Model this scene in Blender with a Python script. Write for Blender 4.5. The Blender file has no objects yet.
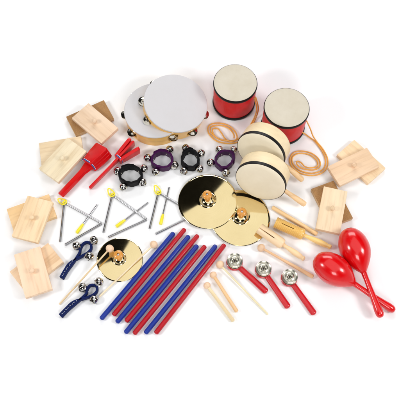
import bpy, bmesh, math, random
from mathutils import Vector, Matrix
random.seed(7)
R = math.radians
PI = math.pi
sc = bpy.context.scene
col = sc.collection

# ------------------------------------------------------------------ camera
PITCH, F, DIST = R(67.0), 700.0, 2.1
cam_loc = Vector((0, -math.cos(PITCH), math.sin(PITCH))) * DIST
c_r = Vector((1, 0, 0)); c_f = -cam_loc.normalized(); c_u = c_r.cross(c_f)

def at(px, py, z=0.0):
    """Point of the place at height z, read off the photograph."""
    d = c_f + c_r * ((px - 200) / F) - c_u * ((py - 200) / F)
    t = (z - cam_loc.z) / d.z
    return cam_loc + d * t

cd = bpy.data.cameras.new('camera')
cd.sensor_width = 36; cd.lens = 36 * F / 400
cd.clip_start = 0.05; cd.clip_end = 100
cam = bpy.data.objects.new('camera', cd); col.objects.link(cam)
cam.location = cam_loc
cam.rotation_euler = c_f.to_track_quat('-Z', 'Y').to_euler()
sc.camera = cam

# ------------------------------------------------------------------ materials
def new_mat(name):
    m = bpy.data.materials.new(name); m.use_nodes = True
    nt = m.node_tree
    b = nt.nodes['Principled BSDF']
    return m, nt, b

def lin(c):
    return tuple(((v / 255) / 12.92 if v / 255 <= .04045 else ((v / 255 + .055) / 1.055) ** 2.4) for v in c) + (1,)

def obj_coords(nt, scale=(1, 1, 1)):
    tc = nt.nodes.new('ShaderNodeTexCoord'); oi = nt.nodes.new('ShaderNodeObjectInfo')
    mul = nt.nodes.new('ShaderNodeMath'); mul.operation = 'MULTIPLY'; mul.inputs[1].default_value = 3.7
    nt.links.new(oi.outputs['Random'], mul.inputs[0])
    add = nt.nodes.new('ShaderNodeVectorMath'); add.operation = 'ADD'
    nt.links.new(tc.outputs['Object'], add.inputs[0]); nt.links.new(mul.outputs[0], add.inputs[1])
    mp = nt.nodes.new('ShaderNodeMapping'); mp.inputs['Scale'].default_value = scale
    nt.links.new(add.outputs[0], mp.inputs['Vector'])
    return mp.outputs[0], oi

def ramp(nt, fac, stops):
    r = nt.nodes.new('ShaderNodeValToRGB')
    el = r.color_ramp.elements
    while len(el) < len(stops): el.new(.5)
    for e, (p, c) in zip(el, stops): e.position = p; e.color = c
    nt.links.new(fac, r.inputs[0])
    return r.outputs[0]

def noise(nt, vec, scale, detail=4, rough=.55):
    n = nt.nodes.new('ShaderNodeTexNoise')
    n.inputs['Scale'].default_value = scale; n.inputs['Detail'].default_value = detail
    n.inputs['Roughness'].default_value = rough
    nt.links.new(vec, n.inputs['Vector'])
    return n.outputs['Fac']

def mixmul(nt, a, b, fac=1.0):
    m = nt.nodes.new('ShaderNodeMix'); m.data_type = 'RGBA'; m.blend_type = 'MULTIPLY'
    m.inputs[0].default_value = fac
    nt.links.new(a, m.inputs[6]); nt.links.new(b, m.inputs[7])
    return m.outputs[2]

def bump(nt, b, h, strength, dist=.001):
    bp = nt.nodes.new('ShaderNodeBump'); bp.inputs['Strength'].default_value = strength
    bp.inputs['Distance'].default_value = dist
    nt.links.new(h, bp.inputs['Height']); nt.links.new(bp.outputs[0], b.inputs['Normal'])

def wood_mat(name, rough=.5, coat=0.0, contrast=1.0, stretch=(1.2, 14, 14)):
    """Pale timber: grain along the object's X; the object colour tints it."""
    m, nt, b = new_mat(name)
    v, oi = obj_coords(nt, stretch)
    n1 = noise(nt, v, 7, 5, .6)
    k = lambda x: 1 - (1 - x) * contrast
    c1 = ramp(nt, n1, [(.28, (k(.80), k(.72), k(.62), 1)), (.5, (1, 1, 1, 1)), (.72, (1.06, 1.05, 1.02, 1))])
    v2, _ = obj_coords(nt, (stretch[0] * .5, stretch[1] * .35, stretch[2] * .35))
    n2 = noise(nt, v2, 5, 2, .5)
    c2 = ramp(nt, n2, [(.3, (k(.9), k(.84), k(.76), 1)), (.65, (1, 1, 1, 1))])
    nt.links.new(mixmul(nt, mixmul(nt, c1, c2), oi.outputs['Color']), b.inputs['Base Color'])
    b.inputs['Roughness'].default_value = rough
    b.inputs['Coat Weight'].default_value = coat; b.inputs['Coat Roughness'].default_value = .12
    bump(nt, b, n1, .12, .0006)
    return m

def paint_mat(name, rgb, rough=.3, coat=.5, var=.06, spec=.5):
    m, nt, b = new_mat(name)
    v, oi = obj_coords(nt)
    n = noise(nt, v, 60, 3)
    c = lin(rgb)
    lo = tuple(x * (1 - var) for x in c[:3]) + (1,); hi = tuple(min(1, x * (1 + var)) for x in c[:3]) + (1,)
    nt.links.new(ramp(nt, n, [(.3, lo), (.7, hi)]), b.inputs['Base Color'])
    b.inputs['Roughness'].default_value = rough
    b.inputs['Specular IOR Level'].default_value = spec
    b.inputs['Coat Weight'].default_value = coat; b.inputs['Coat Roughness'].default_value = .06
    rr_ = nt.nodes.new('ShaderNodeMapRange'); rr_.inputs[1].default_value = .35; rr_.inputs[2].default_value = .75
    rr_.inputs[3].default_value = rough; rr_.inputs[4].default_value = rough + .14
    nt.links.new(noise(nt, v, 22, 5, .7), rr_.inputs[0]); nt.links.new(rr_.outputs[0], b.inputs['Roughness'])
    n3 = noise(nt, v, 35, 2)
    bump(nt, b, n3, .05, .001)
    return m

def metal_mat(name, rgb, rough, wobble=.04, wscale=40):
    m, nt, b = new_mat(name)
    b.inputs['Metallic'].default_value = 1
    v, oi = obj_coords(nt)
    n = noise(nt, v, wscale, 3)
    c = lin(rgb)
    nt.links.new(ramp(nt, n, [(.3, tuple(x * .93 for x in c[:3]) + (1,)), (.7, c)]), b.inputs['Base Color'])
    b.inputs['Roughness'].default_value = rough
    bump(nt, b, n, wobble, .001)
    return m

def skin_mat(name, rgb, mottle=.05, rough=.55):
    m, nt, b = new_mat(name)
    v, oi = obj_coords(nt)
    n = noise(nt, v, 18, 6, .65)
    c = lin(rgb)
    nt.links.new(ramp(nt, n, [(.3, (c[0] * (1 - mottle), c[1] * (1 - mottle * 1.2), c[2] * (1 - mottle * 1.6), 1)), (.68, c)]), b.inputs['Base Color'])
    b.inputs['Roughness'].default_value = rough
    n2 = noise(nt, v, 260, 3)
    bump(nt, b, n2, .15, .0005)
    return m

def cloth_mat(name, rgb, rough=.6, sheen=.0, fine=900):
    m, nt, b = new_mat(name)
    v, oi = obj_coords(nt)
    n = noise(nt, v, fine, 2)
    c = lin(rgb)
    nt.links.new(ramp(nt, n, [(.35, tuple(x * .6 for x in c[:3]) + (1,)), (.7, tuple(min(1, x * 1.25) for x in c[:3]) + (1,))]), b.inputs['Base Color'])
    b.inputs['Roughness'].default_value = rough
    b.inputs['Sheen Weight'].default_value = sheen; b.inputs['Specular IOR Level'].default_value = .15
    bump(nt, b, n, .4, .0006)
    return m

M = {}
M['wood'] = wood_mat('pale_wood', contrast=.75)
M['wood_calm'] = wood_mat('smooth_maple', .45, .1, .3)
M['wood_varnish'] = wood_mat('varnished_wood', .3, .5, .9)
M['knob_wood'] = wood_mat('turned_knob_wood', .35, .4, .8, (3, 6, 3))
M['red_gloss'] = paint_mat('red_gloss_paint', (206, 2, 11), .3, .15, .05, .35)
M['red_plastic'] = paint_mat('red_plastic', (212, 2, 9), .18, .35, .04)
M['red_drum'] = paint_mat('red_drum_shell', (200, 1, 14), .38, .1, .05, .3)
M['red_stick'] = paint_mat('red_stick_paint', (180, 3, 24), .34, .15, .06, .35)
M['red_paddle'] = paint_mat('red_paddle_paint', (196, 10, 26), .25, .5)
M['blue_stick'] = paint_mat('blue_stick_paint', (12, 44, 142), .34, .15, .06, .35)
M['black_rim'] = paint_mat('black_rim', (9, 8, 9), .45, .0, .05, .3)
M['black_strap'] = cloth_mat('black_webbing', (5, 4, 7))
M['purple_strap'] = cloth_mat('purple_webbing', (62, 8, 66), .4)
M['blue_strap'] = cloth_mat('blue_webbing', (10, 28, 84))
M['white_thread'] = cloth_mat('white_thread', (205, 210, 225))
M['yellow_grip'] = paint_mat('yellow_vinyl', (242, 226, 44), .4, .1)
M['chrome'] = metal_mat('chrome', (214, 212, 208), .09, .06, 90)
M['nickel'] = metal_mat('brushed_nickel', (196, 192, 176), .3, .1, 120)
M['steel'] = metal_mat('steel_rod', (176, 176, 178), .26, .05)
M['jingle'] = metal_mat('jingle_nickel', (205, 200, 188), .14, .08, 120)
M['head_white'] = skin_mat('white_plastic_head', (203, 201, 203), .03, .7)
M['head_cream'] = skin_mat('cream_skin_head', (208, 200, 183), .10, .7)
M['head_ivory'] = skin_mat('ivory_skin_head', (238, 228, 204), .07, .7)
M['cord'] = paint_mat('leather_cord', (234, 168, 72), .45, .1, .12)
M['shade_brown'] = paint_mat('shade_and_screw_brown', (30, 14, 8), .6, 0)  # dark brown for the painted shade inside the bells and the paddle screws
M['screw'] = metal_mat('brass_screw', (200, 170, 110), .2)
M['sandpaper'] = None

def sandpaper():
    m, nt, b = new_mat('brown_sandpaper')
    v, oi = obj_coords(nt)
    n = noise(nt, v, 900, 2); n2 = noise(nt, v, 25, 3)
    c1 = ramp(nt, n, [(.3, lin((140, 100, 56))), (.7, lin((186, 142, 92)))])
    c2 = ramp(nt, n2, [(.3, (.9, .88, .85, 1)), (.7, (1, 1, 1, 1))])
    nt.links.new(mixmul(nt, c1, c2), b.inputs['Base Color'])
    b.inputs['Roughness'].default_value = .85
    bump(nt, b, n, .6, .0006)
    return m
M['sandpaper'] = sandpaper()

def brass_mat():
    m, nt, b = new_mat('polished_brass')
    b.inputs['Metallic'].default_value = 1
    tc = nt.nodes.new('ShaderNodeTexCoord')
    sep = nt.nodes.new('ShaderNodeSeparateXYZ'); nt.links.new(tc.outputs['Object'], sep.inputs[0])
    comb = nt.nodes.new('ShaderNodeCombineXYZ')
    nt.links.new(sep.outputs[0], comb.inputs[0]); nt.links.new(sep.outputs[1], comb.inputs[1])
    ln = nt.nodes.new('ShaderNodeVectorMath'); ln.operation = 'LENGTH'; nt.links.new(comb.outputs[0], ln.inputs[0])
    cb = nt.nodes.new('ShaderNodeCombineXYZ'); nt.links.new(ln.outputs['Value'], cb.inputs[0])
    n = noise(nt, cb.outputs[0], 700, 3)                      # lathe rings
    n2 = noise(nt, tc.outputs['Object'], 14, 3)
    c1 = ramp(nt, n, [(.3, lin((240, 218, 164))), (.7, lin((246, 227, 175)))])
    c2 = ramp(nt, n2, [(.3, (.94, .93, .9, 1)), (.7, (1, 1, 1, 1))])
    nt.links.new(mixmul(nt, c1, c2), b.inputs['Base Color'])
    rr_ = nt.nodes.new('ShaderNodeMapRange'); rr_.inputs[1].default_value = .4; rr_.inputs[2].default_value = .75
    rr_.inputs[3].default_value = .068; rr_.inputs[4].default_value = .092
    nt.links.new(noise(nt, tc.outputs['Object'], 30, 5, .7), rr_.inputs[0]); nt.links.new(rr_.outputs[0], b.inputs['Roughness'])
    bump(nt, b, n, .015, .0004)
    return m
M['brass'] = brass_mat()

def elastic_mat():
    m, nt, b = new_mat('blue_white_elastic')
    tc = nt.nodes.new('ShaderNodeTexCoord')
    w = nt.nodes.new('ShaderNodeTexWave'); w.inputs['Scale'].default_value = 55; w.inputs['Distortion'].default_value = 2
    nt.links.new(tc.outputs['Object'], w.inputs['Vector'])
    nt.links.new(ramp(nt, w.outputs['Fac'], [(.45, lin((26, 62, 150))), (.75, lin((205, 215, 230)))]), b.inputs['Base Color'])
    b.inputs['Roughness'].default_value = .6
    return m
M['elastic'] = elastic_mat()

def ground_mat():
    m, nt, b = new_mat('white_paper_sweep')
    tc = nt.nodes.new('ShaderNodeTexCoord')
    n = noise(nt, tc.outputs['Object'], 3, 3)
    nt.links.new(ramp(nt, n, [(.3, (.90, .90, .905, 1)), (.7, (.92, .92, .925, 1))]), b.inputs['Base Color'])
    b.inputs['Roughness'].default_value = .55
    b.inputs['Specular IOR Level'].default_value = .25
    return m
M['ground'] = ground_mat()

# ------------------------------------------------------------------ mesh helper
class MB:
    def __init__(s): s.bm = bmesh.new()
    def add(s, verts, faces, X=None):
        vs = [s.bm.verts.new(X @ Vector(v) if X else Vector(v)) for v in verts]
        for f in faces:
            try: s.bm.faces.new([vs[i] for i in f])
            except ValueError: pass
        return s
    def lathe(s, prof, seg=48, axis='Z', X=None, squash=1.0):
        """prof: (radius, height) pairs; axis 'Z' or 'X'."""
        V, Fc, rows = [], [], []
        for r, h in prof:
            if r < 1e-7:
                V.append((0, 0, h)); rows.append([len(V) - 1] * seg)
            else:
                row = []
                for i in range(seg):
                    a = 2 * PI * i / seg
                    V.append((r * math.cos(a), r * math.sin(a) * squash, h)); row.append(len(V) - 1)
                rows.append(row)
        for a, b in zip(rows, rows[1:]):
            for i in range(seg):
                j = (i + 1) % seg
                f = [a[i], a[j], b[j], b[i]]
                g = []
                for k in f:
                    if k not in g: g.append(k)
                if len(g) > 2: Fc.append(g)
        if axis == 'X':
            V = [(h, x, -y) if False else (h, x, y) for x, y, h in V]
        return s.add(V, Fc, X)
    def tube(s, pts, r, seg=10, closed=False, radii=None, cap=True):
        pts = [Vector(p) for p in pts]; n = len(pts)
        rings = []; prev = None
        for i, p in enumerate(pts):
            if closed: t = pts[(i + 1) % n] - pts[i - 1]
            else: t = pts[min(i + 1, n - 1)] - pts[max(i - 1, 0)]
            t.normalize()
            if prev is None:
                up = Vector((0, 0, 1)) if abs(t.z) < .9 else Vector((1, 0, 0))
                nrm = (up - t * up.dot(t)).normalized()
            else:
                nrm = (prev - t * prev.dot(t)).normalized()
            prev = nrm
            bn = t.cross(nrm)
            rr = radii[i] if radii else r
            rings.append([p + (nrm * math.cos(2 * PI * k / seg) + bn * math.sin(2 * PI * k / seg)) * rr for k in range(seg)])
        V = [v for rg in rings for v in rg]; Fc = []
        m = n if closed else n - 1
        for i in range(m):
            a = i * seg; b = ((i + 1) % n) * seg
            for k in range(seg):
                l = (k + 1) % seg
                Fc.append([a + k, a + l, b + l, b + k])
        if cap and not closed:
            Fc.append(list(range(seg))[::-1]); Fc.append([(n - 1) * seg + k for k in range(seg)])
        return s.add(V, Fc)
    def ribbon(s, pts, th, h, closed=False, z0=0.0, bev=.0006, zf=None):
        """A strap standing on edge along pts (xy), from z0 to z0+h."""
        pts = [Vector((p[0], p[1], p[2] if len(p) > 2 else 0)) for p in pts]; n = len(pts)
        V, Fc = [], []
        w = th / 2
        sec = [(-w + bev, 0), (w - bev, 0), (w, bev), (w, h - bev), (w - bev, h), (-w + bev, h), (-w, h - bev), (-w, bev)]
        for i, p in enumerate(pts):
            if closed: t = pts[(i + 1) % n] - pts[i - 1]
            else: t = pts[min(i + 1, n - 1)] - pts[max(i - 1, 0)]
            t.z = 0; t.normalize(); nr = Vector((-t.y, t.x, 0))
            for a, z in sec: V.append(p + nr * a + Vector((0, 0, z0 + z)))
        m = n if closed else n - 1
        for i in range(m):
            a = i * 8; b = ((i + 1) % n) * 8
            for k in range(8):
                l = (k + 1) % 8
                Fc.append([a + k, a + l, b + l, b + k])
        if not closed:
            Fc.append(list(range(8))[::-1]); Fc.append([(n - 1) * 8 + k for k in range(8)])
        return s.add(V, Fc)
    def prism(s, outline, z0, z1, bev=.0, segs=2, X=None):
        n = len(outline)
        tmp = bmesh.new()
        a = [tmp.verts.new((x, y, z0)) for x, y in outline]; b = [tmp.verts.new((x, y, z1)) for x, y in outline]
        tmp.faces.new(a[::-1]); tmp.faces.new(b)
        for i in range(n):
            j = (i + 1) % n; tmp.faces.new([a[i], a[j], b[j], b[i]])
        if bev: bmesh.ops.bevel(tmp, geom=tmp.edges[:], offset=bev, segments=segs, profile=.5, affect='EDGES', clamp_overlap=True)
        tmp.verts.ensure_lookup_table(); tmp.verts.index_update()
        V = [v.co.copy() for v in tmp.verts]; Fc = [[v.index for v in f.verts] for f in tmp.faces]
        tmp.free()
        return s.add(V, Fc, X)
    def box(s, x0, x1, y0, y1, z0, z1, bev=.001, segs=2, X=None):
        return s.prism([(x0, y0), (x1, y0), (x1, y1), (x0, y1)], z0, z1, bev, segs, X)
    def ball(s, c, r, seg=20, rings=12, sz=1.0, X=None):
        prof = [(r * math.sin(PI * i / rings), -r * sz * math.cos(PI * i / rings)) for i in range(rings + 1)]
        prof[0] = (0, prof[0][1]); prof[-1] = (0, prof[-1][1])
        T = Matrix.Translation(Vector(c))
        return s.lathe(prof, seg, 'Z', (X @ T) if X else T)
    def mesh(s, name, mat, ang=40):
        bm = s.bm
        bmesh.ops.remove_doubles(bm, verts=bm.verts[:], dist=1e-7)
        bmesh.ops.recalc_face_normals(bm, faces=bm.faces[:])
        for e in bm.edges:
            e.smooth = not (len(e.link_faces) == 2 and e.calc_face_angle(0) > R(ang))
        for f in bm.faces: f.smooth = True
        me = bpy.data.meshes.new(name); bm.to_mesh(me); bm.free()
        me.materials.append(mat)
        return me
    def build(s, name, mat, parent=None, world=False, color=None, ang=40):
        me = s.mesh(name, mat, ang)
        if world and parent is not None:
            me.transform(parent.matrix_basis.inverted())
        o = bpy.data.objects.new(name, me); col.objects.link(o)
        if parent is not None: o.parent = parent
        if color: o.color = lin(color)
        return o

def tag(o, label=None, cat=None, group=None, kind=None):
    if label: o['label'] = label
    if cat: o['category'] = cat
    if group: o['group'] = group
    if kind: o['kind'] = kind
    return o

def empty(name, mtx=None):
    o = bpy.data.objects.new(name, None); col.objects.link(o)
    o.empty_display_size = .02
    if mtx is not None: o.matrix_basis = mtx
    return o

def copy_tree(o, parent=None):
    c = o.copy(); col.objects.link(c)
    if parent is not None: c.parent = parent
    for ch in list(o.children): copy_tree(ch, c)
    return c

def frame(A, B, roll=0.0, origin=None, scale=(1, 1, 1)):
    """Matrix with its origin at A and X pointing to B, Z as upright as possible, rolled about X."""
    x = (B - A).normalized(); z = Vector((0, 0, 1)); y = z.cross(x).normalized(); z = x.cross(y)
    m = Matrix((x, y, z)).transposed().to_4x4()
    return Matrix.Translation(A if origin is None else origin) @ m @ Matrix.Rotation(roll, 4, 'X') @ Matrix.Diagonal((*scale, 1))

def axes(o, x, y, z):
    m = Matrix((x, y, z)).transposed().to_4x4()
    return Matrix.Translation(o) @ m

def spline(pts, n=8, closed=False):
    """Catmull-Rom through pts."""
    pts = [Vector(p) for p in pts]; N = len(pts); out = []
    rng = range(N) if closed else range(N - 1)
    for i in rng:
        if closed: p0, p1, p2, p3 = pts[i - 1], pts[i], pts[(i + 1) % N], pts[(i + 2) % N]
        else: p0, p1, p2, p3 = pts[max(i - 1, 0)], pts[i], pts[i + 1], pts[min(i + 2, N - 1)]
        for k in range(n):
            t = k / n
            out.append(.5 * ((2 * p1) + (p2 - p0) * t + (2 * p0 - 5 * p1 + 4 * p2 - p3) * t * t + (3 * p1 - p0 - 3 * p2 + p3) * t ** 3))
    if not closed: out.append(pts[-1])
    return out

# ------------------------------------------------------------------ ground
g = MB(); g.add([(-9, -9, 0), (9, -9, 0), (9, 9, 0), (-9, 9, 0)], [[0, 1, 2, 3]])
g = g.build('ground', M['ground']); tag(g, 'plain bright white seamless surface under all the instruments', kind='structure')

# ------------------------------------------------------------------ sand blocks
BT = .0155
def block_proto():
    r = empty('sand_block')
    MB().box(-.07, .07, -.0395, .0395, 0, BT, .0011).build('board', M['wood'], r)
    k = MB()
    k.lathe([(.0036, 0), (.0036, .003), (.0044, .0045), (.0072, .007), (.0082, .0105), (.0076, .0135), (.0048, .0158), (0, .0166)], 24, 'Z', Matrix.Translation((0, 0, BT)))
    k.build('knob', M['wood'], r)
    return r
def base_proto():
    r = empty('sand_block')
    MB().box(-.07, .07, -.0395, .0395, 0, BT, .0011).build('board', M['wood'], r)
    return r
def paper_proto():
    r = base_proto()
    MB().box(-.0695, .0695, -.039, .039, BT + .0001, BT + .0011, .0003, 1).build('sandpaper', M['sandpaper'], r)
    return r
BL = 'wooden sand blocks lying crossed in pairs'
# corners clockwise in the photograph, board colour, kind, level, label
blocks = [
    ([(88, 103), (118.2, 127.5), (101, 144), (72.5, 117.5)], (226, 196, 164), 'knob', 1, 'pinkish wooden block with round knob lying across a brown sandpaper block, farthest back'),
    ([(102, 101), (113, 119), (77, 134.5), (67.5, 116)], (196, 158, 108), 'paper', 0, 'brown sandpaper faced block under the pinkish knobbed block, above the red castanet'),
    ([(67, 137.5), (85, 152), (59, 182), (40, 167.5)], (229, 212, 178), 'knob', 1, 'pale cream wooden block with knob left of the broad red castanet paddle'),
    ([(80.3, 137.3), (83.5, 158), (43.5, 165), (38, 142)], (228, 204, 166), 'base', 0, 'cream wooden block lying level under the pale knobbed block beside the red castanet'),
    ([(27.4, 194), (52, 203), (38, 243), (12.4, 236)], (238, 208, 166), 'knob', 1, 'light wooden block with knob at the left edge, upper one beside the leftmost triangle'),
    ([(48.6, 194.4), (57, 217), (14.6, 231), (5.6, 209)], (234, 196, 142), 'base', 0, 'honey coloured wooden block under the light knobbed block at the left edge'),
    ([(40.7, 247), (51.4, 288.7), (26.6, 298), (12.4, 254)], (239, 206, 172), 'knob', 1, 'peach wooden block with knob lying nearest the front, left of the blue bell handles'),
    ([(48, 242), (62.7, 261.8), (24.5, 292), (10.4, 271.7)], (231, 196, 156), 'base', 0, 'peach wooden block lying askew under the frontmost knobbed block at lower left'),
    ([(367, 147.5), (378.7, 165), (338.7, 186), (329.5, 167.5)], (229, 196, 160), 'knob', 1, 'pinkish wooden block with knob on top of the far right pile'),
    ([(355, 140), (385, 167.5), (368, 183), (337.5, 155)], (236, 206, 164), 'base', 0, 'tan wooden block crossed beneath the knobbed block of the far right pile'),
    ([(324, 187), (348.6, 190.8), (339, 233.6), (315.7, 228.4)], (230, 205, 168), 'knob', 1, 'upright cream wooden block with knob just above the red maracas'),
    ([(334, 180), (352, 217.5), (330, 228), (312, 189)], (196, 158, 108), 'paper', 0, 'brown sandpaper faced block under the cream block above the maracas'),
]
protos = {'knob': block_proto(), 'base': base_proto(), 'paper': paper_proto()}
used = set()
for cs, colr, kind, lev, lab in blocks:
    zt = BT * (1 + lev) + lev * .0012
    q = [at(x, y, zt) for x, y in cs]
    c = sum(q, Vector()) / 4
    e1 = ((q[1] - q[0]) + (q[2] - q[3])) / 2; e2 = ((q[2] - q[1]) + (q[3] - q[0])) / 2
    L1, L2 = e1.length, e2.length
    lx = e1 if L1 > L2 else e2; ly = e2 if L1 > L2 else e1
    n = Vector((-lx.y, lx.x)).normalized()
    ang = math.atan2(lx.y, lx.x)
    ly_dir = Vector((ly.x, ly.y))
    if n.dot(ly_dir) < 0: ly_dir = -ly_dir
    a2 = math.atan2(ly_dir.y, ly_dir.x) - PI / 2
    d = (a2 - ang + PI) % (2 * PI) - PI
    ang += d * .35
    o = protos[kind]
    if kind in used: o = copy_tree(o)
    used.add(kind)
    sx = min(1.09, max(.93, lx.length / .14)); sy = min(1.09, max(.9, ly.length / .079))
    o.matrix_basis = Matrix.Translation((c.x, c.y, lev * (BT + .0012))) @ Matrix.Rotation(ang, 4, 'Z') @ Matrix.Diagonal((sx, sy, 1, 1))
    for ch in o.children: ch.color = lin([min(250, v + d_) for v, d_ in zip(colr, (4, 7, 11))])
    tag(o, lab, 'sand block', BL)

# ------------------------------------------------------------------ tambourines
def tambourine(Rr, H, slots):
    r = empty('tambourine')
    seg = 144; zl = [0, .0135, .0345, H]; th = .0065
    m = MB(); V = []; Fc = []
    for ri in (Rr, Rr - th):
        for z in zl:
            for i in range(seg):
                a = 2 * PI * i / seg; V.append((ri * math.cos(a), ri * math.sin(a), z))
    idx = lambda w, z, i: (w * 4 + z) * seg + i % seg
    def open_(z, i):
        if z != 1: return False
        a = (i % seg + .5) * 360 / seg
        return any(abs((a - s + 180) % 360 - 180) < 10.5 for s in slots)
    for z in range(3):
        for i in range(seg):
            if open_(z, i): continue
            Fc.append([idx(0, z, i), idx(0, z, i + 1), idx(0, z + 1, i + 1), idx(0, z + 1, i)])
            Fc.append([idx(1, z, i), idx(1, z + 1, i), idx(1, z + 1, i + 1), idx(1, z, i + 1)])
            if open_(z, i + 1): Fc.append([idx(0, z, i + 1), idx(1, z, i + 1), idx(1, z + 1, i + 1), idx(0, z + 1, i + 1)])
            if open_(z, i - 1): Fc.append([idx(0, z, i), idx(0, z + 1, i), idx(1, z + 1, i), idx(1, z, i)])
    for i in range(seg):
        Fc.append([idx(0, 0, i), idx(1, 0, i), idx(1, 0, i + 1), idx(0, 0, i + 1)])
        Fc.append([idx(0, 3, i), idx(0, 3, i + 1), idx(1, 3, i + 1), idx(1, 3, i)])
        if open_(1, i):
            Fc.append([idx(0, 1, i), idx(0, 1, i + 1), idx(1, 1, i + 1), idx(1, 1, i)])
            Fc.append([idx(0, 2, i), idx(1, 2, i), idx(1, 2, i + 1), idx(0, 2, i + 1)])
    m.add(V, Fc)
    f = m.build('frame', M['wood_varnish'], r, color=(238, 186, 84))
    h = MB()
    h.lathe([(0, H + .0012), (Rr * .6, H + .0013), (Rr - .003, H + .0016), (Rr + .0006, H + .0008), (Rr + .0016, H - .0008), (Rr + .0016, H - .0035), (Rr + .0006, H - .0035)], 96)
    h.build('drum_head', M['head_white'], r)
    j = MB()
    for k, zc in ((1, .0270), (-1, .0210)):
        prof = [(.0026, .0004), (.0048, .0022), (.0075, .0022), (.0095, .0006), (.0148, 0), (.0150, .0005), (.0095, .0012), (.0075, .0028), (.0045, .0028), (.0026, .001)]
        j.lathe([(a, zc + k * b) for a, b in prof], 32)
    j.lathe([(0, .0138), (.0012, .0138), (.0012, .0342), (0, .0342)], 10)
    jm = j.mesh('jingle', M['jingle'])
    for s in slots:
        o = bpy.data.objects.new('jingle', jm); col.objects.link(o); o.parent = r
        o.matrix_basis = Matrix.Translation(((Rr - .0015) * math.cos(R(s)), (Rr - .0015) * math.sin(R(s)), 0)) @ Matrix.Rotation(random.uniform(-.12, .12), 4, 'X') @ Matrix.Rotation(random.uniform(-.12, .12), 4, 'Y')
    return r
TG = 'tambourines overlapping at the back'
H_T = .054; R_T = .0955
tb = tambourine(R_T, H_T, [5, 50, 95, 138, 181, 222, 305])
cb = at(155.5, 110, H_T); 
tb.matrix_basis = Matrix.Translation((cb.x, cb.y, 0))
tag(tb, 'white headed tambourine lying flat, partly covered by the other tambourine', 'tambourine', TG)
tf = tambourine(R_T * 1.02, H_T, [40, 88, 131, 172, 213, 268, 306, 350])
tl = R(11.5); az = R(164)                                  # raised towards the left
up = Vector((-math.cos(az) * math.sin(tl), -math.sin(az) * math.sin(tl), math.cos(tl)))
xx = (Vector((1, 0, 0)) - up * up.x).normalized(); yy = up.cross(xx)
hc = at(175.8, 103.0, R_T * math.sin(tl) + H_T * math.cos(tl))
tf.matrix_basis = axes(hc - up * H_T, xx, yy, up)
tag(tf, 'white headed tambourine tilted on top of the other one, beside the red drum', 'tambourine', TG)

# ------------------------------------------------------------------ red drums
def drum(Rd, H):
    r = empty('hand_drum')
    b = MB()
    b.lathe([(Rd * .93, .004), (Rd * .975, .006), (Rd * .985, H * .3), (Rd * .985, H * .7), (Rd * .975, H - .006)], 96)
    b.build('shell', M['red_drum'], r)
    for z in (0, H - .0135):
        m = MB()
        m.lathe([(Rd * .9, z + .001), (Rd * .985, z), (Rd + .0005, z + .0018), (Rd + .0012, z + .0065), (Rd + .0005, z + .0115), (Rd * .985, z + .0132), (Rd * .9, z + .0132)], 96)
        m.build('rim_band', M['black_rim'], r)
    h = MB()
    h.lathe([(0, H + .0012), (Rd * .7, H + .0011), (Rd - .0035, H + .0008), (Rd - .0012, H - .0004), (Rd - .0012, H - .003)], 96)
    h.build('drum_head', M['head_cream'], r)
    return r
DG = 'red hand drums with leather cords'
DR, DH = .0665, .116
d1 = drum(DR, DH)
c1 = at(235.4, 82.6, DH); d1.matrix_basis = Matrix.Translation((c1.x, c1.y, 0))
tag(d1, 'red drum with cream head standing beside the tambourines at the back', 'drum', DG)
d2 = copy_tree(d1)
c2 = at(286.8, 107.3, DH); d2.matrix_basis = Matrix.Translation((c2.x, c2.y, 0)) @ Matrix.Rotation(1.1, 4, 'Z') @ Matrix.Diagonal((1.02, 1.02, 1.0, 1))
tag(d2, 'red drum with cream head standing behind the wooden handled drums', 'drum', DG)

def cord_pts(px): return [at(x, y, z) for x, y, z in px]
cd1 = MB()
A1 = [(255.6, 97, .088), (258.2, 107, .045), (257, 115, .012), (252, 125, .004), (246, 135, .004), (239, 141.6, .004), (228, 143.4, .004), (217, 141.2, .004), (209.5, 134.5, .004), (208, 128, .005), (212, 123.8, .005), (221, 123.2, .005), (230, 126.5, .005), (236, 133, .007), (236.6, 139, .008), (231, 141.5, .008), (225.5, 139, .007), (221.5, 133, .006), (217.5, 128.6, .006), (213.5, 128.6, .006), (212.6, 132, .006), (216, 137, .006), (222, 139.8, .006), (229, 140.6, .012)]
B1 = [(254.4, 98, .085), (256.6, 108, .045), (255, 116, .012), (250, 125.6, .004), (244, 134.4, .004), (237.4, 139.4, .004), (228, 141, .004), (218.6, 139, .004), (211.6, 133.6, .004), (210.4, 128.4, .005), (213.6, 125.8, .005), (221, 125.4, .005), (228.6, 128.4, .005), (233.6, 134, .009), (234, 138, .011)]
cd1.tube(spline(cord_pts(A1), 6), .0021, 8); cd1.tube(spline(cord_pts(B1), 6), .0021, 8)
cd1.build('leather_cord', M['cord'], d1, world=True)
cd2 = MB()
A2 = [(306.6, 121, .09), (310, 128, .05), (313, 136, .016), (317, 142, .006), (323.5, 150, .004), (327.6, 159, .004), (326.5, 168, .004), (320, 174, .004), (310, 175.4, .004), (299, 172.4, .004), (291.5, 166, .004), (290, 158.5, .004), (294, 152.6, .004), (301.5, 151, .004), (311, 153, .004), (318.4, 158.6, .004), (320.2, 165, .004), (316.4, 169.2, .005), (309, 169.8, .006), (301, 167.6, .007), (296.6, 163.6, .007), (297.4, 161.2, .007), (301, 162.6, .007), (304, 166, .007)]
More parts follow.
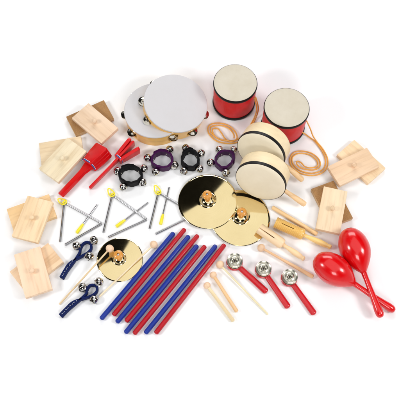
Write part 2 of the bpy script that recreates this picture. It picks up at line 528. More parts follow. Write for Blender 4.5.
B2 = [(300.6, 131.5, .03), (305, 134, .008), (310.5, 138, .004), (315, 141.4, .004), (321.6, 150, .004), (325.4, 159, .004), (324.4, 167, .004), (319, 171.8, .004), (310, 173.2, .004), (300, 170.4, .004), (293.6, 165, .004), (292, 158.8, .004), (295.4, 154.6, .004), (301.8, 153.2, .004), (310, 155, .004), (316.4, 160, .004), (317.8, 164.8, .004), (315, 167.2, .005), (309, 167.8, .009), (304, 166, .010)]
cd2.tube(spline(cord_pts(A2), 6), .0021, 8); cd2.tube(spline(cord_pts(B2), 6), .0021, 8)
cd2.build('leather_cord', M['cord'], d2, world=True)

# ------------------------------------------------------------------ paddle drums
def paddle_drum(Rp, Dp, hang, Lh):
    """Face at z=0 looking along +Z, body behind it, handle in the plane at angle hang."""
    r = empty('paddle_drum')
    b = MB()
    b.lathe([(Rp * .9, -.002), (Rp - .0015, -.001), (Rp, -.0025), (Rp, -Dp + .0025), (Rp - .0015, -Dp), (Rp * .9, -Dp + .001)], 96)
    b.build('body', M['wood_calm'], r, color=(240, 220, 180))
    for k, z0, z1 in ((0, -.0105, -.0005), (1, -Dp + .0008, -Dp + .006)):
        m = MB(); m.lathe([(Rp - .0005, z0), (Rp + .0012, z0 + .0005), (Rp + .0014, (z0 + z1) / 2), (Rp + .0012, z1 - .0005), (Rp - .003, z1 + .0006)], 96)
        if k == 0: m.build('trim_band', M['black_rim'], r)
        else: m.bm.free()
    for s, z in ((1, .0002), (-1, -Dp - .0002)):
        h = MB(); h.lathe([(0, z + s * .0012), (Rp * .75, z + s * .0011), (Rp - .003, z + s * .0008), (Rp - .0006, z - s * .0006)], 96)
        h.build('drum_head', M['head_ivory'], r)
    hd = MB()
    X = Matrix.Translation((0, 0, -Dp / 2)) @ Matrix.Rotation(hang, 4, 'Z')
    hd.lathe([(.0, Rp - .004), (.0062, Rp - .004), (.0062, Rp + .01), (.0072, Rp + .03), (.0085, Rp + Lh * .6), (.0088, Rp + Lh - .008), (.0075, Rp + Lh - .002), (.004, Rp + Lh), (0, Rp + Lh)], 28, 'X', X)
    hd.build('handle', M['wood'], r, color=(240, 205, 158))
    return r
PG = 'ivory paddle drums leaning before the red drum'
RP, DP = .0745, .053
def pose_paddle(o, px, py, cv, ix, iy, lift=0.0):
    c = -c_f
    n = (c * cv + (c_r * ix + c_u * iy).normalized() * math.sqrt(1 - cv * cv)).normalized()
    zlow = lambda: RP * math.sqrt(1 - n.z ** 2)
    zc = max(zlow(), zlow() + DP * n.z) + .0015 + lift
    p = at(px, py, zc)
    x = n.cross(Vector((0, 0, 1))).normalized() * -1
    if x.x < 0: x = -x
    y = n.cross(x)
    o.matrix_basis = axes(p, x, y, n)
    return n, zc
pd = paddle_drum(RP, DP, R(-24), .083)
n2, z2 = pose_paddle(pd, 260.3, 182.2, .59, -.42, -.9)
tag(pd, 'ivory paddle drum with black band leaning in front, its handle pointing right', 'drum', PG)
pe = copy_tree(pd)
n1, z1 = pose_paddle(pe, 260.3, 153.0, .57, -.54, -.84)
tag(pe, 'ivory paddle drum with black band between the red drum and the front paddle drum', 'drum', PG)

# ------------------------------------------------------------------ jingle bell mesh
def bell_mesh():
    m = MB(); r = .0118
    seg, rings = 32, 24
    bm = m.bm
    grid = []
    for i in range(rings + 1):
        lat = -PI / 2 + PI * i / rings
        grid.append([bm.verts.new((r * math.cos(lat) * math.cos(2 * PI * k / seg), r * math.cos(lat) * math.sin(2 * PI * k / seg), r * math.sin(lat))) for k in range(seg)])
    for i in range(rings):
        lat = -90 + 180 * (i + .5) / rings
        for k in range(seg):
            kk = k % 8
            slot = (kk in (0, 7) and -84 < lat < -22) or (kk in (0, 1, 6, 7) and -37 < lat < -22)
            if slot or lat < -84: continue
            bm.faces.new([grid[i][k], grid[i][(k + 1) % seg], grid[i + 1][(k + 1) % seg], grid[i + 1][k]])
    bmesh.ops.remove_doubles(bm, verts=bm.verts[:], dist=1e-6)
    m.lathe([(r * .99, -.0009), (r * 1.06, -.0006), (r * 1.07, 0), (r * 1.06, .0006), (r * .99, .0009)], 32)
    m.lathe([(.0022, r * .97), (.0024, r * 1.1), (.001, r * 1.14), (0, r * 1.14)], 12)
    me = m.mesh('bell', M['chrome'])
    me.materials.append(M['shade_brown'])
    n0 = len(me.polygons)
    return me
BELL = bell_mesh()
inner = MB(); inner.ball((0, 0, 0), .0108, 20, 12)  # dark ball filling the bell, its colour stands for the shade behind the slots
BELL_IN = inner.mesh('interior_shade', M['shade_brown'])
def bell(root, p, slot_dir, s=1.0):
    """slot_dir: where the slotted side of the bell faces (world)."""
    d = Vector(slot_dir).normalized()
    q = (-d).to_track_quat('Z', 'Y')
    o = bpy.data.objects.new('bell', BELL); col.objects.link(o)
    o.parent = root
    o.matrix_basis = root.matrix_basis.inverted() @ (Matrix.Translation(p) @ q.to_matrix().to_4x4() @ Matrix.Rotation(random.uniform(0, PI), 4, 'Z') @ Matrix.Scale(s, 4))
    i = bpy.data.objects.new('interior_shade', BELL_IN); col.objects.link(i); i.parent = o
    return o

# ------------------------------------------------------------------ wrist bells
WG = 'jingle bell wristbands in a row'
wrist = [
    ('black', [(119.8, 180), (119, 173.5), (123, 167.6), (129.5, 165.2), (136.5, 166.6), (141.2, 171.2), (143, 177.2), (139.5, 183), (132.5, 186.6), (125.4, 185.2)],
     [(117.5, 171.4), (144, 168.4), (123.4, 187.2), (142.6, 182.4)], 'black wristband with chrome bells, nearest the red castanets'),
    ('purple', [(151.6, 165), (151.4, 159), (155, 153.6), (161.5, 150.4), (168, 151.6), (172.6, 157), (173, 163.4), (169.6, 168.8), (163.4, 171), (156.4, 169.2)],
     [(146.6, 157.8), (169.9, 149.3), (156, 172), (174.6, 165.4)], 'purple wristband with chrome bells, left one below the tambourines'),
    ('black', [(182.2, 165), (181.4, 158.6), (184.6, 152), (190.6, 149), (196.4, 152.2), (199, 159), (198.8, 165.4), (194.8, 169.8), (188, 170.2)],
     [(185.2, 147.3), (202.2, 152.8), (183, 172.4), (199.6, 168.8)], 'black wristband with chrome bells, between the two purple wristbands'),
    ('purple', [(215.6, 166), (214.8, 159.4), (218.4, 153.2), (225, 150.6), (231.4, 152), (233.8, 157.4), (232.8, 164), (228.2, 169.4), (221.4, 171)],
     [(218.6, 148.4), (234.2, 149.6), (210, 162.6), (226.2, 174)], 'purple wristband with chrome bells, right one next to the paddle drums'),
]
BH = .027
for ci, (colr, ring, bells, lab) in enumerate(wrist):
    pts = [at(x, y, BH * .55) for x, y in ring]
    c = sum(pts, Vector()) / len(pts); c.z = 0
    r = empty('bell_wristband', Matrix.Translation(c))
    loop = spline([Vector((c.x + (p.x - c.x) * .92, c.y + (p.y - c.y) * .80, 0)) for p in pts], 8, True)
    for _ in range(3): loop = [(loop[i - 1] + loop[i] * 2 + loop[(i + 1) % len(loop)]) / 4 for i in range(len(loop))]
    loop = [p + (p - c).normalized() * .0006 * math.sin(i * .9) for i, p in enumerate(loop)]
    for p in loop: p.z = .0008 + .0012 * (1 + math.sin(3 * math.atan2(p.y - c.y, p.x - c.x) + ci)) 
    m = MB(); m.ribbon(loop, .0066, BH, True); m.build('strap', M[colr + '_strap'], r, world=True)
    # overlapped hook and loop end
    n = len(loop); i0 = int(n * (.27 if ci != 3 else .55)); seg_ = [loop[(i0 + k) % n] for k in range(-6, 9)]
    seg_ = [p + (p - c).normalized() * .0042 for p in seg_]
    m = MB(); m.ribbon(seg_, .0030, BH * 1.04, False, .0004); m.build('overlap_tab', M[colr + '_strap'], r, world=True)
    for bx, by in bells:
        p = at(bx, by, .0140)
        q = min(loop, key=lambda v: (Vector((v.x, v.y)) - Vector((p.x, p.y))).length); q = Vector((q.x, q.y, p.z))
        if (p - q).length > .0150: p = q + (p - q).normalized() * .0150
        sd = Vector((p.x - c.x, p.y - c.y, 0)).normalized() + Vector((random.uniform(-.3, .3), random.uniform(-.9, -.2), random.uniform(.1, .9)))
        b = bell(r, p, sd, 1.06)
        q = min(loop, key=lambda v: (Vector((v.x, v.y)) - Vector((p.x, p.y))).length)
        d = (c - q); d.z = 0; d.normalize()
        rv = MB()
        X = axes(Vector((q.x, q.y, .0128)) + d * .0031, Vector((0, 0, 1)).cross(d).normalized(), Vector((0, 0, 1)), d)
        rv.lathe([(.0030, 0), (.0028, .0008), (.0014, .0014), (0, .0015)], 16, 'Z', X)
        rv.build('rivet', M['nickel'], r, world=True)
    tag(r, lab, 'bell wristband', WG)

# ------------------------------------------------------------------ blue bell handles
YG = 'blue strap handles with three bells'
def yhandle(end, fork, loop_px, bells, lab):
    A = at(*end, .006)
    r = empty('jingle_strap', Matrix.Translation((A.x, A.y, 0)))
    path = [at(x, y, .006) for x, y in loop_px]
    for p in path: p.z = 0
    e = at(*end, .006); f = at(*fork, .006); e.z = f.z = 0
    t = (f - e).normalized(); nr = Vector((-t.y, t.x, 0))
    w = .0034
    bow = nr * .003
    pts = [e - nr * w, e.lerp(f, .35) - nr * w + bow, e.lerp(f, .7) - nr * w + bow] + path + [e.lerp(f, .7) + nr * w + bow, e.lerp(f, .35) + nr * w + bow, e + nr * w]
    sp = spline(pts, 8)
    m = MB(); m.ribbon(sp, .0064, .0140, False, .0006, .0012)
    m.build('strap', M['blue_strap'], r, world=True)
    st = MB()
    for k in range(9):
        a = e.lerp(f, .06 + k * .1) + bow * min(1, (.06 + k * .1) / .35); b = a + t * .0045
        off = nr * (.0012 * (-1) ** k)
        st.tube([a + off + Vector((0, 0, .0150)), b - off * .4 + Vector((0, 0, .0150))], .00055, 6)
    st.build('stitching', M['white_thread'], r, world=True)
    c = sum(path, Vector()) / len(path)
    for k, (bx, by) in enumerate(bells):
        p = at(bx, by, .0132)
        sd = Vector((p.x - c.x, p.y - c.y, 0)).normalized() * .8 + Vector((random.uniform(-.2, .4), random.uniform(-.8, -.1), random.uniform(.3, .9)))
        bell(r, p, sd, 1.1)
    tag(r, lab, 'jingle strap', YG)
yhandle((61.8, 278.6), (76.5, 258.6), [(79.4, 254), (80.6, 249.4), (83.2, 244.6), (87.4, 242.6), (91, 244.8), (91.2, 249.4), (88, 253.2), (83, 256)],
        [(93.9, 240.6), (76.7, 246), (89.2, 256.4)], 'blue strap handle with three bells, upper one beside the leftmost triangle')
yhandle((60.8, 316.4), (82, 298.4), [(86, 294.6), (87.2, 290.4), (89.6, 286.4), (93.6, 285.4), (97, 287.4), (97, 291.6), (93.8, 295), (88.6, 297.4)],
        [(98.8, 282), (82.4, 287.6), (93.9, 299.8)], 'blue strap handle with three bells, lower one at the front')

# ------------------------------------------------------------------ castanets on handles
def castanet(splay_a, splay_b):
    r = empty('handle_castanet')
    def outline(hw):
        up_ = [(x, w) for x, w in hw]; return up_ + [(x, -w) for x, w in reversed(hw)]
    core = [(0, .0075), (.002, .0092), (.06, .0086), (.105, .0088), (.128, .0125), (.140, .0172), (.172, .0205), (.206, .0235), (.211, .0205)]
    hb = MB(); hb.prism(outline(core), -.0042, .0042, .0014, 2); hb.build('handle', M['red_gloss'], r)
    sh = [(.134, .0142), (.137, .0166), (.172, .0208), (.204, .0238), (.2105, .0212)]
    for s, sp in ((1, splay_a), (-1, splay_b)):
        m = MB()
        X = Matrix.Translation((.134, 0, s * .0041)) @ Matrix.Rotation(-s * sp, 4, 'Y') @ Matrix.Translation((-.134, 0, 0))
        z0, z1 = (0, .0115) if s > 0 else (-.0115, 0)
        m.prism(outline(sh), z0, z1, .0014, 3, X)
        m.build('clapper', M['red_gloss'], r)
    e = MB()
    for k, dx in enumerate((-.0012, .0014)):
        pts = [(.1385 + dx, .0172 * math.cos(a), .0172 * math.sin(a)) for a in [2 * PI * i / 28 for i in range(28)]]
        pts = [(x, y * 1.04, max(-.0168, min(.0168, z * 1.25))) for x, y, z in pts]
        e.tube(pts, .0013, 8, True)
    e.ball((.1375, .0195, .009), .0034, 12, 8)
    e.tube([(.1375, .0195, .009), (.134, .024, .012), (.136, .027, .010)], .0012, 8)
    e.build('elastic_cord', M['elastic'], r)
    return r
CG = 'red castanets on handles'
ca = castanet(R(0), R(0))
A = at(60.6, 195.4, .012); B = at(104.6, 149, .019); 
ca.matrix_basis = frame(A, B, R(-24)); ca.matrix_basis = ca.matrix_basis @ Matrix.Diagonal(((B - A).length / .211, 1.15, 1.25, 1))
tag(ca, 'red castanet paddle lying with its broad face up beside the pale blocks', 'castanet', CG)
cb_ = castanet(R(4.5), R(17))
A = at(89.6, 188.4, .011); B = at(134.0, 143.0, .0245)
cb_.matrix_basis = frame(A, B, R(-82)) @ Matrix.Diagonal(((B - A).length / .211, .98, .86, 1))
tag(cb_, 'red castanet standing on edge with its clappers spread open', 'castanet', CG)

# ------------------------------------------------------------------ triangles with beaters
GT = 'steel triangles with yellow loops'; GB = 'steel triangle beaters with yellow grips'
def bend(pts, rad=.006, n=6):
    out = [Vector(pts[0])]
    for a, b, c in zip(pts, pts[1:], pts[2:]):
        a, b, c = Vector(a), Vector(b), Vector(c)
        p = b + (a - b).normalized() * rad; q = b + (c - b).normalized() * rad
        for i in range(n + 1):
            t = i / n; out.append((1 - t) ** 2 * p + 2 * t * (1 - t) * b + t * t * q)
    out.append(Vector(pts[-1]))
    return out
tris = [
    ((60.2, 242), (64.2, 202.6), (102, 223.6), (65, 244.8), (60, 200.4), (97.5, 204.4), (76.6, 233), 'leftmost steel triangle with yellow loop, beside the left wooden blocks', 'triangle beater with yellow grip lying inside the leftmost triangle'),
    ((103.4, 232.6), (112.3, 194.8), (147, 219.6), (108.4, 237.2), (109.6, 190.6), (148.3, 202.6), (116.2, 226.6), 'middle steel triangle with yellow loop, above the small cymbal', 'triangle beater with yellow grip lying inside the middle triangle'),
    ((149.6, 228.8), (158.4, 192.6), (195, 214.6), (155.6, 234), (156, 187.6), (169.3, 187), (160.6, 224.4), 'rightmost steel triangle with yellow loop, its corner hidden under a cymbal', 'triangle beater with yellow grip standing inside the rightmost triangle'),
]
for (e1, v, cn, e2, lp, s0, s1, lt, lb) in tris:
    ZR = .0033
    p = [at(*q, ZR) for q in (e1, v, cn, e2)]
    r = empty('triangle', Matrix.Translation((p[1].x, p[1].y, 0)))
    m = MB(); m.tube(bend(p), .0033, 14); m.build('rod', M['steel'], r, world=True)
    V = at(*v, ZR); Lp = at(*lp, .006)
    d = (Lp - V); d.z = 0; L = d.length; d.normalize(); nr = Vector((-d.y, d.x, 0))
    lo = []
    for i in range(22):
        a = 2 * PI * i / 22
        rr = .0080 * (1 - .25 * math.cos(a))
        lo.append(V + d * (L * .42 + (L * .64 + .005) * math.cos(a)) + nr * rr * math.sin(a) + Vector((0, 0, .0042 + .003 * math.cos(a * 2))))
    y = MB(); y.tube(lo, .0019, 8, True)
    w = V - d * .001
    y.tube([w + nr * .006 + Vector((0, 0, -.001)), w + nr * .004 + Vector((0, 0, .0045)), w - nr * .004 + Vector((0, 0, .0045)), w - nr * .007 + Vector((0, 0, -.001))], .0017, 8)
    y.tube([w + d * .004 + nr * .005 + Vector((0, 0, .004)), w + d * .002 - nr * .008 + Vector((0, 0, .004))], .0014, 8)
    y.build('loop', M['yellow_grip'], r, world=True)
    tag(r, lt, 'triangle', GT)
    a = at(*s0, .0028); b = at(*s1, .0042)
    q = empty('triangle_beater', frame(b, a, 0)); L = (a - b).length
    k = MB(); k.lathe([(0, .02), (.0022, .02), (.0022, L - .0006), (.0016, L), (0, L)], 14, 'X'); k.build('rod', M['steel'], q)
    k = MB(); k.lathe([(0, 0), (.0042, 0), (.0048, .001), (.0048, .018), (.0040, .026), (.0030, .033), (.0022, .034), (0, .034)], 16, 'X'); k.build('grip', M['yellow_grip'], q)
    tag(q, lb, 'triangle beater', GB)

# ------------------------------------------------------------------ cymbals
CYG = 'brass cymbals with wooden knobs'
def cymbal(Rc, slope=R(5.5)):
    r = empty('cymbal')
    rb = Rc * .27; hb = Rc * .135
    zb = .0006 + math.tan(slope) * (Rc - rb)
    prof = [(.0, zb + hb), (rb * .28, zb + hb * .97), (rb * .55, zb + hb * .83), (rb * .78, zb + hb * .55), (rb * .92, zb + hb * .24), (rb * 1.0, zb + hb * .05), (rb * 1.12, zb - .0004)]
    for k in range(1, 13):
        t = k / 12; rr = rb * 1.12 + (Rc - rb * 1.12) * t
        prof.append((rr, .0006 + (zb - .001) * (1 - t) ** 1.05))
    top = prof
    bot = [(a, b - .0009) for a, b in reversed(prof)]; bot[-1] = (0, bot[-1][1])
    m = MB(); m.lathe(top + [(Rc + .0003, .00025)] + bot, 128); m.build('plate', M['brass'], r, ang=60)
    zt = zb + hb
    k = MB()
    k.lathe([(0, zt - .0002), (.0088, zt - .0004), (.0084, zt + .003), (.0068, zt + .008), (.0066, zt + .012), (.0085, zt + .0165), (.0126, zt + .0205), (.0142, zt + .0245), (.0138, zt + .0285), (.0112, zt + .0315), (.0062, zt + .0325), (.0046, zt + .0325), (.0044, zt + .0312), (0, zt + .0312)], 40)
    kk = k.build('knob', M['knob_wood'], r, color=(216, 148, 58))
    w = MB(); w.lathe([(0, zt + .0313), (.0036, zt + .0313), (.0034, zt + .0322), (.0016, zt + .0326), (0, zt + .0324)], 18); w.build('screw', M['chrome'], kk)
    return r
def pose_disc(o, px, py, z, tilt=0.0, az=0.0, spin=0.0, s=1.0):
    """The normal leans by tilt towards azimuth az."""
    n = Vector((math.cos(az) * math.sin(tilt), math.sin(az) * math.sin(tilt), math.cos(tilt)))
    x = (Vector((1, 0, 0)) - n * n.x).normalized()
    o.matrix_basis = axes(at(px, py, z), x, n.cross(x), n) @ Matrix.Rotation(spin, 4, 'Z') @ Matrix.Scale(s, 4)
cy1 = cymbal(.088)
pose_disc(cy1, 207.7, 201.2, .0118, R(2.8), R(165))
tag(cy1, 'large brass cymbal with half its face dark, overlapping the other large cymbal', 'cymbal', CYG)
cy2 = copy_tree(cy1); pose_disc(cy2, 240.2, 217.6, .0065, R(3.0), R(-20), 1.0, 1.0)
tag(cy2, 'large brass cymbal with pale gold face, beside the wooden tone block', 'cymbal', CYG)
cy3 = cymbal(.0665); pose_disc(cy3, 119.8, 259.5, .0012, 0, 0, .4)
tag(cy3, 'small brass cymbal between the bell handles and the blue stick', 'cymbal', CYG)

# ------------------------------------------------------------------ rhythm sticks
SG = 'red and blue rhythm sticks side by side'
st = [((173.3, 233.5), (103.9, 315.6)), ((183.7, 230.5), (117, 311)), ((188.2, 236.9), (120, 318.6)), ((196.9, 236.5), (129.4, 317.5)),
      ((196.9, 246), (128.2, 329.5)), ((204.4, 247), (137.2, 330)), ((215.6, 246), (148, 330)), ((223.9, 245.5), (158.6, 329.5))]
sl = ['leftmost blue stick, next to the small cymbal', 'leftmost red stick, its far end reaching highest', 'second blue stick from the left',
      'second red stick from the left', 'third blue stick from the left', 'third red stick from the left', 'rightmost blue stick', 'rightmost red stick, its far end next to a jingle paddle']
SL_ = .337; SR = .0070
def stick(mat):
    r = empty('rhythm_stick'); m = MB()
    prof = [(0, 0), (SR * .5, .0005), (SR * .85, .002), (SR, .005), (SR, SL_ * .33), (SR, SL_ * .66), (SR, SL_ - .005), (SR * .85, SL_ - .002), (SR * .5, SL_ - .0005), (0, SL_)]
    m.lathe(prof, 28, 'X'); me = m.mesh('rhythm_stick', mat)
    bpy.data.objects.remove(r)
    o = bpy.data.objects.new('rhythm_stick', me); col.objects.link(o); return o
pr = {0: stick(M['blue_stick']), 1: stick(M['red_stick'])}
for i, (a, b) in enumerate(st):
    o = pr[i % 2]
    if i > 1: o = o.copy(); col.objects.link(o)
    A, B = at(*b, SR + .0002), at(*a, SR + .0002)
    c = (A + B) / 2; d = (B - A).normalized()
    o.matrix_basis = frame(A, B, random.uniform(0, 6), c - d * SL_ / 2, (min(1.04, max(.97, (B - A).length / SL_)), 1, 1))
    tag(o, sl[i] + (' with rounded ends' if len(sl[i].split()) < 7 else ''), 'rhythm stick', SG)

# ------------------------------------------------------------------ mallets
MG = 'wooden mallets with round heads'
def mallet(L, rs, rh, re=None):
    """Head centre at the origin, shaft along +X."""
    re = re or rs
    r = empty('mallet')
    m = MB()
    prof = [(rh * math.sin(PI * i / 16), -rh * .92 * math.cos(PI * i / 16)) for i in range(17)]
    prof[0] = (0, prof[0][1]); prof[-1] = (0, prof[-1][1])
    m.lathe(prof, 24, 'X'); m.build('head', M['wood'], r, color=(238, 205, 172))
    s = MB(); s.lathe([(0, rh * .5), (rs, rh * .5), (rs, L * .3), ((rs + re) / 2, L * .6), (re, L - .002), (re * .7, L), (0, L)], 16, 'X')
    s.build('shaft', M['wood'], r, color=(240, 218, 178))
    return r
long_m = mallet(.236, .0025, .0120); short_m = mallet(.139, .0048, .0105, .0056)
def put_mallet(o, h, e, zh, ze, L, lab, tint=None):
    A, B = at(*h, zh), at(*e, ze)
    o.matrix_basis = frame(A, B, random.uniform(0, 1)) @ Matrix.Diagonal(((B - A).length / L, 1, 1, 1))
    hd = [c for c in o.children if c.name.startswith('head')][0]; hd.matrix_basis = Matrix.Diagonal((L / (B - A).length, 1, 1, 1))
    if tint:
        for c in o.children:
            if c.name.startswith('shaft'): c.color = lin(tint)
    tag(o, lab, 'mallet', MG)
lm = [long_m, copy_tree(long_m), copy_tree(long_m)]
put_mallet(lm[0], (109.8, 248.6), (59.4, 304.4), .0275, .0032, .236, 'long thin mallet with its head resting on the small cymbal')
put_mallet(lm[1], (153.8, 244.6), (99, 297), .0122, .0034, .236, 'long thin mallet crossing the right edge of the small cymbal', (244, 226, 190))
put_mallet(lm[2], (220, 264.6), (268, 314.6), .0122, .0032, .236, 'long thin mallet lying left of the red jingle paddles', (236, 226, 184))
sm = [short_m, copy_tree(short_m)]
put_mallet(sm[0], (213.2, 275), (237, 311.8), .0107, .006, .139, 'short thick tan mallet, the middle one of the front mallets', (236, 196, 146))
put_mallet(sm[1], (207, 285.6), (233.5, 321.2), .0107, .006, .139, 'short thick pale mallet nearest the front', (240, 222, 182))
mm = mallet(.185, .0036, .0118, .0060)
put_mallet(mm, (261.2, 247.8), (313.4, 277), .0120, .0065, .185, 'tan mallet with thickening shaft lying below the smooth tone block', (236, 194, 150))

# ------------------------------------------------------------------ jingle paddles
JG = 'red paddles with chrome jingle discs'
JL = .148
def jpaddle():
    r = empty('jingle_paddle')
    b = MB()
    b.lathe([(0, .0004), (.0215, .0004), (.0234, .002), (.0240, .006), (.0236, .0105), (.0215, .0120), (0, .0120)], 48); b.build('base', M['red_paddle'], r)
    h = MB(); n = 26
    prof = []
    for i in range(n + 1):
        t = i / n; x = .015 + (JL - .015) * t
        w = .0082 + .0012 * t
        e = JL - x
        if i == n: break
        if e > .009: prof.append((w, x))
    for k in range(8):
        a = PI / 2 * k / 8; prof.append((.0094 * math.cos(a), JL - .0075 + .0075 * math.sin(a)))
    prof.append((0, JL))
    prof.insert(0, (0, .015))
    h.lathe(prof, 24, 'X', Matrix.Translation((0, 0, .0060)), .68); h.build('handle', M['red_paddle'], r)
    def disc(z):
        return [(.0, z + .0018), (.0022, z + .0018), (.0024, z - .001), (.0042, z - .0012), (.006, z + .0014), (.0085, z + .0030), (.0105, z + .0026), (.0120, z + .0012), (.0165, z + .0010), (.0195, z + .0022), (.0214, z + .0042), (.0222, z + .0044), (.0226, z + .0036), (.0222, z + .0010), (.0205, z - .0006), (.0, z - .002)]
    for z in (.0150, .0240):
        m = MB(); m.lathe(disc(z), 56); m.build('jingle', M['nickel'], r, ang=55)
    s = MB(); s.lathe([(0, .0135), (.0018, .0135), (.0018, .0242), (.0030, .0249), (.0030, .0259), (.0018, .0270), (0, .0271)], 20); s.build('screw', M['shade_brown'], r)
    return r
jp = [jpaddle()]; jp += [copy_tree(jp[0]), copy_tree(jp[0])]
for o, (a, b, lab) in zip(jp, [((234.8, 260.6), (267, 292.4), 'red paddle with chrome jingle discs, leftmost of three, beside the red stick'),
                               ((263.6, 268.4), (288.7, 308), 'red paddle with chrome jingle discs, middle one of three'),
                               ((289.8, 276.6), (314.8, 314.6), 'red paddle with chrome jingle discs, rightmost of three, near the maracas')]):
    A, B = at(*a, .026), at(*b, .006); A.z = B.z = 0
    A = A + (B - A).normalized() * 0
    o.matrix_basis = frame(A, B) @ Matrix.Diagonal((1, 1, 1, 1))
    L = (B - A).length
    for ch in o.children:
        if ch.name.startswith('handle'): ch.scale = (L / JL, 1, 1)
    tag(o, lab, 'jingle paddle', JG)

# ------------------------------------------------------------------ tone blocks, clave
def tone_block(name, Rb, Lb, Lh, ribbed, col_b, col_h):
    """Slotted hollow tube from x=0 to Lb, turned handle beyond."""
    r = empty(name)
    m = MB(); ri = Rb * .74
    prof = [(ri, .0)]
    if ribbed:
        x = .0; nR = 15; step = Lb * .86 / nR
        prof.append((Rb * .93, 0))
        for i in range(nR):
            for t, k in ((.12, .93), (.32, 1), (.68, 1), (.88, .93)): prof.append((Rb * k, x + step * t))
            x += step
    else:
        prof += [(Rb * .95, 0), (Rb, .0012)]
    prof += [(Rb, Lb * .88), (Rb * .97, Lb * .94), (Rb * .8, Lb * .985), (.006, Lb), (0, Lb)]
    m.lathe(prof, 48, 'X')
    m.lathe([(ri, 0), (ri, Lb * .86), (0, Lb * .87)], 48, 'X')
    # the sounding slot: cut out of the top of the tube
    bm = m.bm
    body = m.build('body', M['wood_varnish'] if ribbed else M['wood_calm'], r, color=col_b)
    cut = MB(); cut.box(-.01 if not ribbed else Lb * .2, Lb * .62, -.0014, .0014, 0, Rb * 2, 0)
    cme = cut.mesh('cut', M['wood'])
    co = bpy.data.objects.new('slot_cutter', cme); col.objects.link(co)
    md = body.modifiers.new('slot', 'BOOLEAN'); md.operation = 'DIFFERENCE'; md.object = co; md.solver = 'EXACT'
    dg = bpy.context.evaluated_depsgraph_get()
    ev = body.evaluated_get(dg); nm = bpy.data.meshes.new_from_object(ev)
    body.modifiers.clear(); body.data = nm
    bpy.data.objects.remove(co)
    h = MB()
    h.lathe([(0, Lb - .002), (.0066, Lb - .002), (.0070, Lb + .003), (.0058, Lb + .007), (.0062, Lb + .013), (.0088, Lb + Lh * .38), (.0098, Lb + Lh * .58), (.0086, Lb + Lh * .78), (.0064, Lb + Lh * .88), (.0082, Lb + Lh * .93), (.0070, Lb + Lh * .975), (.0034, Lb + Lh), (0, Lb + Lh)], 32, 'X')
    h.build('handle', M['wood_varnish'] if ribbed else M['wood_calm'], r, color=col_h)
    return r
g1 = tone_block('ribbed_tone_block', .0185, .098, .092, True, (234, 190, 104), (244, 210, 134))
A, B = at(275.4, 222.2, .019), at(331.4, 247.6, .011)
g1.matrix_basis = frame(A, B, R(4)) @ Matrix.Scale((B - A).length / .19, 4)
tag(g1, 'golden ribbed wooden tone block with turned handle, beside the maracas', 'tone block')
g2 = tone_block('smooth_tone_block', .0180, .094, .082, False, (246, 218, 178), (246, 214, 168))
A, B = at(259.2, 228.2, .0235), at(304.6, 259.4, .0085)
g2.matrix_basis = frame(A, B, R(14)) @ Matrix.Scale((B - A).length / .176, 4)
tag(g2, 'smooth pale wooden tone block with one slot and turned handle', 'tone block')
def plain_stick(name, a, b, rr, colr, lab, cat, mat='wood'):
    A, B = at(*a, rr + .0002), at(*b, rr + .0002); L = (B - A).length
    m = MB(); m.lathe([(0, 0), (rr * .8, 0), (rr, .0012), (rr, L * .5), (rr, L - .0012), (rr * .8, L), (0, L)], 24, 'X')
    o = m.build(name, M[mat], None, color=colr); o.matrix_basis = frame(A, B)
    return tag(o, lab, cat)
plain_stick('beater_stick', (272.2, 207.2), (317.2, 234.2), .0062, (238, 202, 150), 'plain wooden beater stick lying along the golden ribbed tone block', 'stick')

# ------------------------------------------------------------------ maracas
MA = 'red maracas with crossed handles'
def maraca():
    r = empty('maraca')
    Le = .142; Rm = .0435
    prof = []
    n = 40
    for i in range(n + 1):
        t = i / n; x = Le * t
        u = (t - .44) / (.44 if t < .44 else .56)
        rr = Rm * math.sqrt(max(0, 1 - abs(u) ** 2.0)) if t < .44 else Rm * (math.cos(u * PI / 2) ** .86 if u < 1 else 0)
        rr = max(rr, .0072 if t > .6 else 0)
        prof.append((rr, x))
    prof[0] = (0, 0)
    m = MB(); m.lathe(prof + [(.0060, Le + .0005)], 64, 'X'); m.build('head', M['red_plastic'], r, ang=80)
    Lt = .268
    h = MB()
    h.lathe([(.0060, Le - .012), (.0080, Le - .008), (.0078, Le), (.0074, Le + .012), (.0078, Le + .04), (.0100, Le + .085), (.0116, Lt - .022), (.0113, Lt - .011), (.0094, Lt - .0045), (.0056, Lt - .001), (0, Lt)], 32, 'X')
    h.build('handle', M['red_plastic'], r, ang=70)
    return r
m2 = maraca()
A, B = at(334.2, 270.2, .0445), at(390.0, 307.8, .0125)
d = (B - A).normalized(); m2.matrix_basis = frame(A, B, 0, A - d * .066)
tag(m2, 'red maraca lying lower left with its handle underneath the other', 'maraca', MA)
m1 = copy_tree(m2)
A, B = at(355.0, 249.6, .0445), at(379.4, 313, .0310)
d = (B - A).normalized(); m1.matrix_basis = frame(A, B, 1.0, A - d * .066)
tag(m1, 'red maraca lying upper right with its handle crossing over the other', 'maraca', MA)

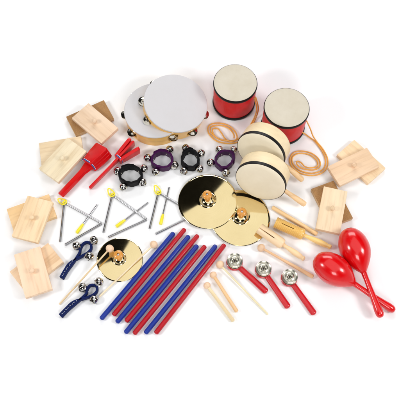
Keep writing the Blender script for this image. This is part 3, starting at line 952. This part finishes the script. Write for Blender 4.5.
# ------------------------------------------------------------------ studio light
def area(name, loc, target, sx, sy, power, rotz=None, colr=(1, 1, 1)):
    l = bpy.data.lights.new(name, 'AREA'); l.shape = 'RECTANGLE'; l.size = sx; l.size_y = sy; l.energy = power; l.color = colr
    o = bpy.data.objects.new(name, l); col.objects.link(o); o.location = loc
    if rotz is not None: o.rotation_euler = (0, 0, rotz)
    else: o.rotation_euler = (Vector(target) - Vector(loc)).to_track_quat('-Z', 'Y').to_euler()
    return o
# broad overhead panel whose far left edge is mirrored in the cymbals
S = 2.6; zc = 2.2
ea = R(43); nn = Vector((math.sin(ea), -math.cos(ea), 0))
mid = Vector((-.51, .53, zc)) + Vector((math.cos(ea), math.sin(ea), 0)) * .3
mid = mid - nn * .24
area('ceiling_panel', mid + nn * (S / 2), None, S, S, 1.04 * PI * S * S, ea)
area('left_softbox', (-1.9, -.5, 1.7), (0, 0, 0), 0.6, 0.6, 27)
area('right_softbox', (1.9, -.6, 1.7), (0, 0, 0), 0.6, 0.6, 25)
area('front_softbox', (.2, -2.0, 1.7), (0, .1, 0), 0.8, .6, 15.5)
area('added_back_fill', (.1, 2.3, 1.5), (0, .35, 0), 2.0, .9, 35)  # extra lamp added behind the set to whiten the far ground

w = bpy.data.worlds.new('World'); sc.world = w; w.use_nodes = True
nt = w.node_tree; bg = nt.nodes['Background']
tc = nt.nodes.new('ShaderNodeTexCoord'); sep = nt.nodes.new('ShaderNodeSeparateXYZ')
nt.links.new(tc.outputs['Generated'], sep.inputs[0])
rp = ramp(nt, sep.outputs[2], [(.0, (.62, .62, .63, 1)), (.28, (.45, .45, .46, 1)), (.46, (.008, .008, .008, 1)), (1, (.005, .005, .005, 1))])
nt.links.new(rp, bg.inputs[0]); bg.inputs[1].default_value = 1.0

sc.view_settings.view_transform = 'Standard'; sc.view_settings.look = 'None'
sc.view_settings.exposure = 0; sc.view_settings.gamma = 1
sc.render.engine = 'CYCLES'
sc.cycles.use_denoising = True
sc.render.resolution_x = sc.render.resolution_y = 1024
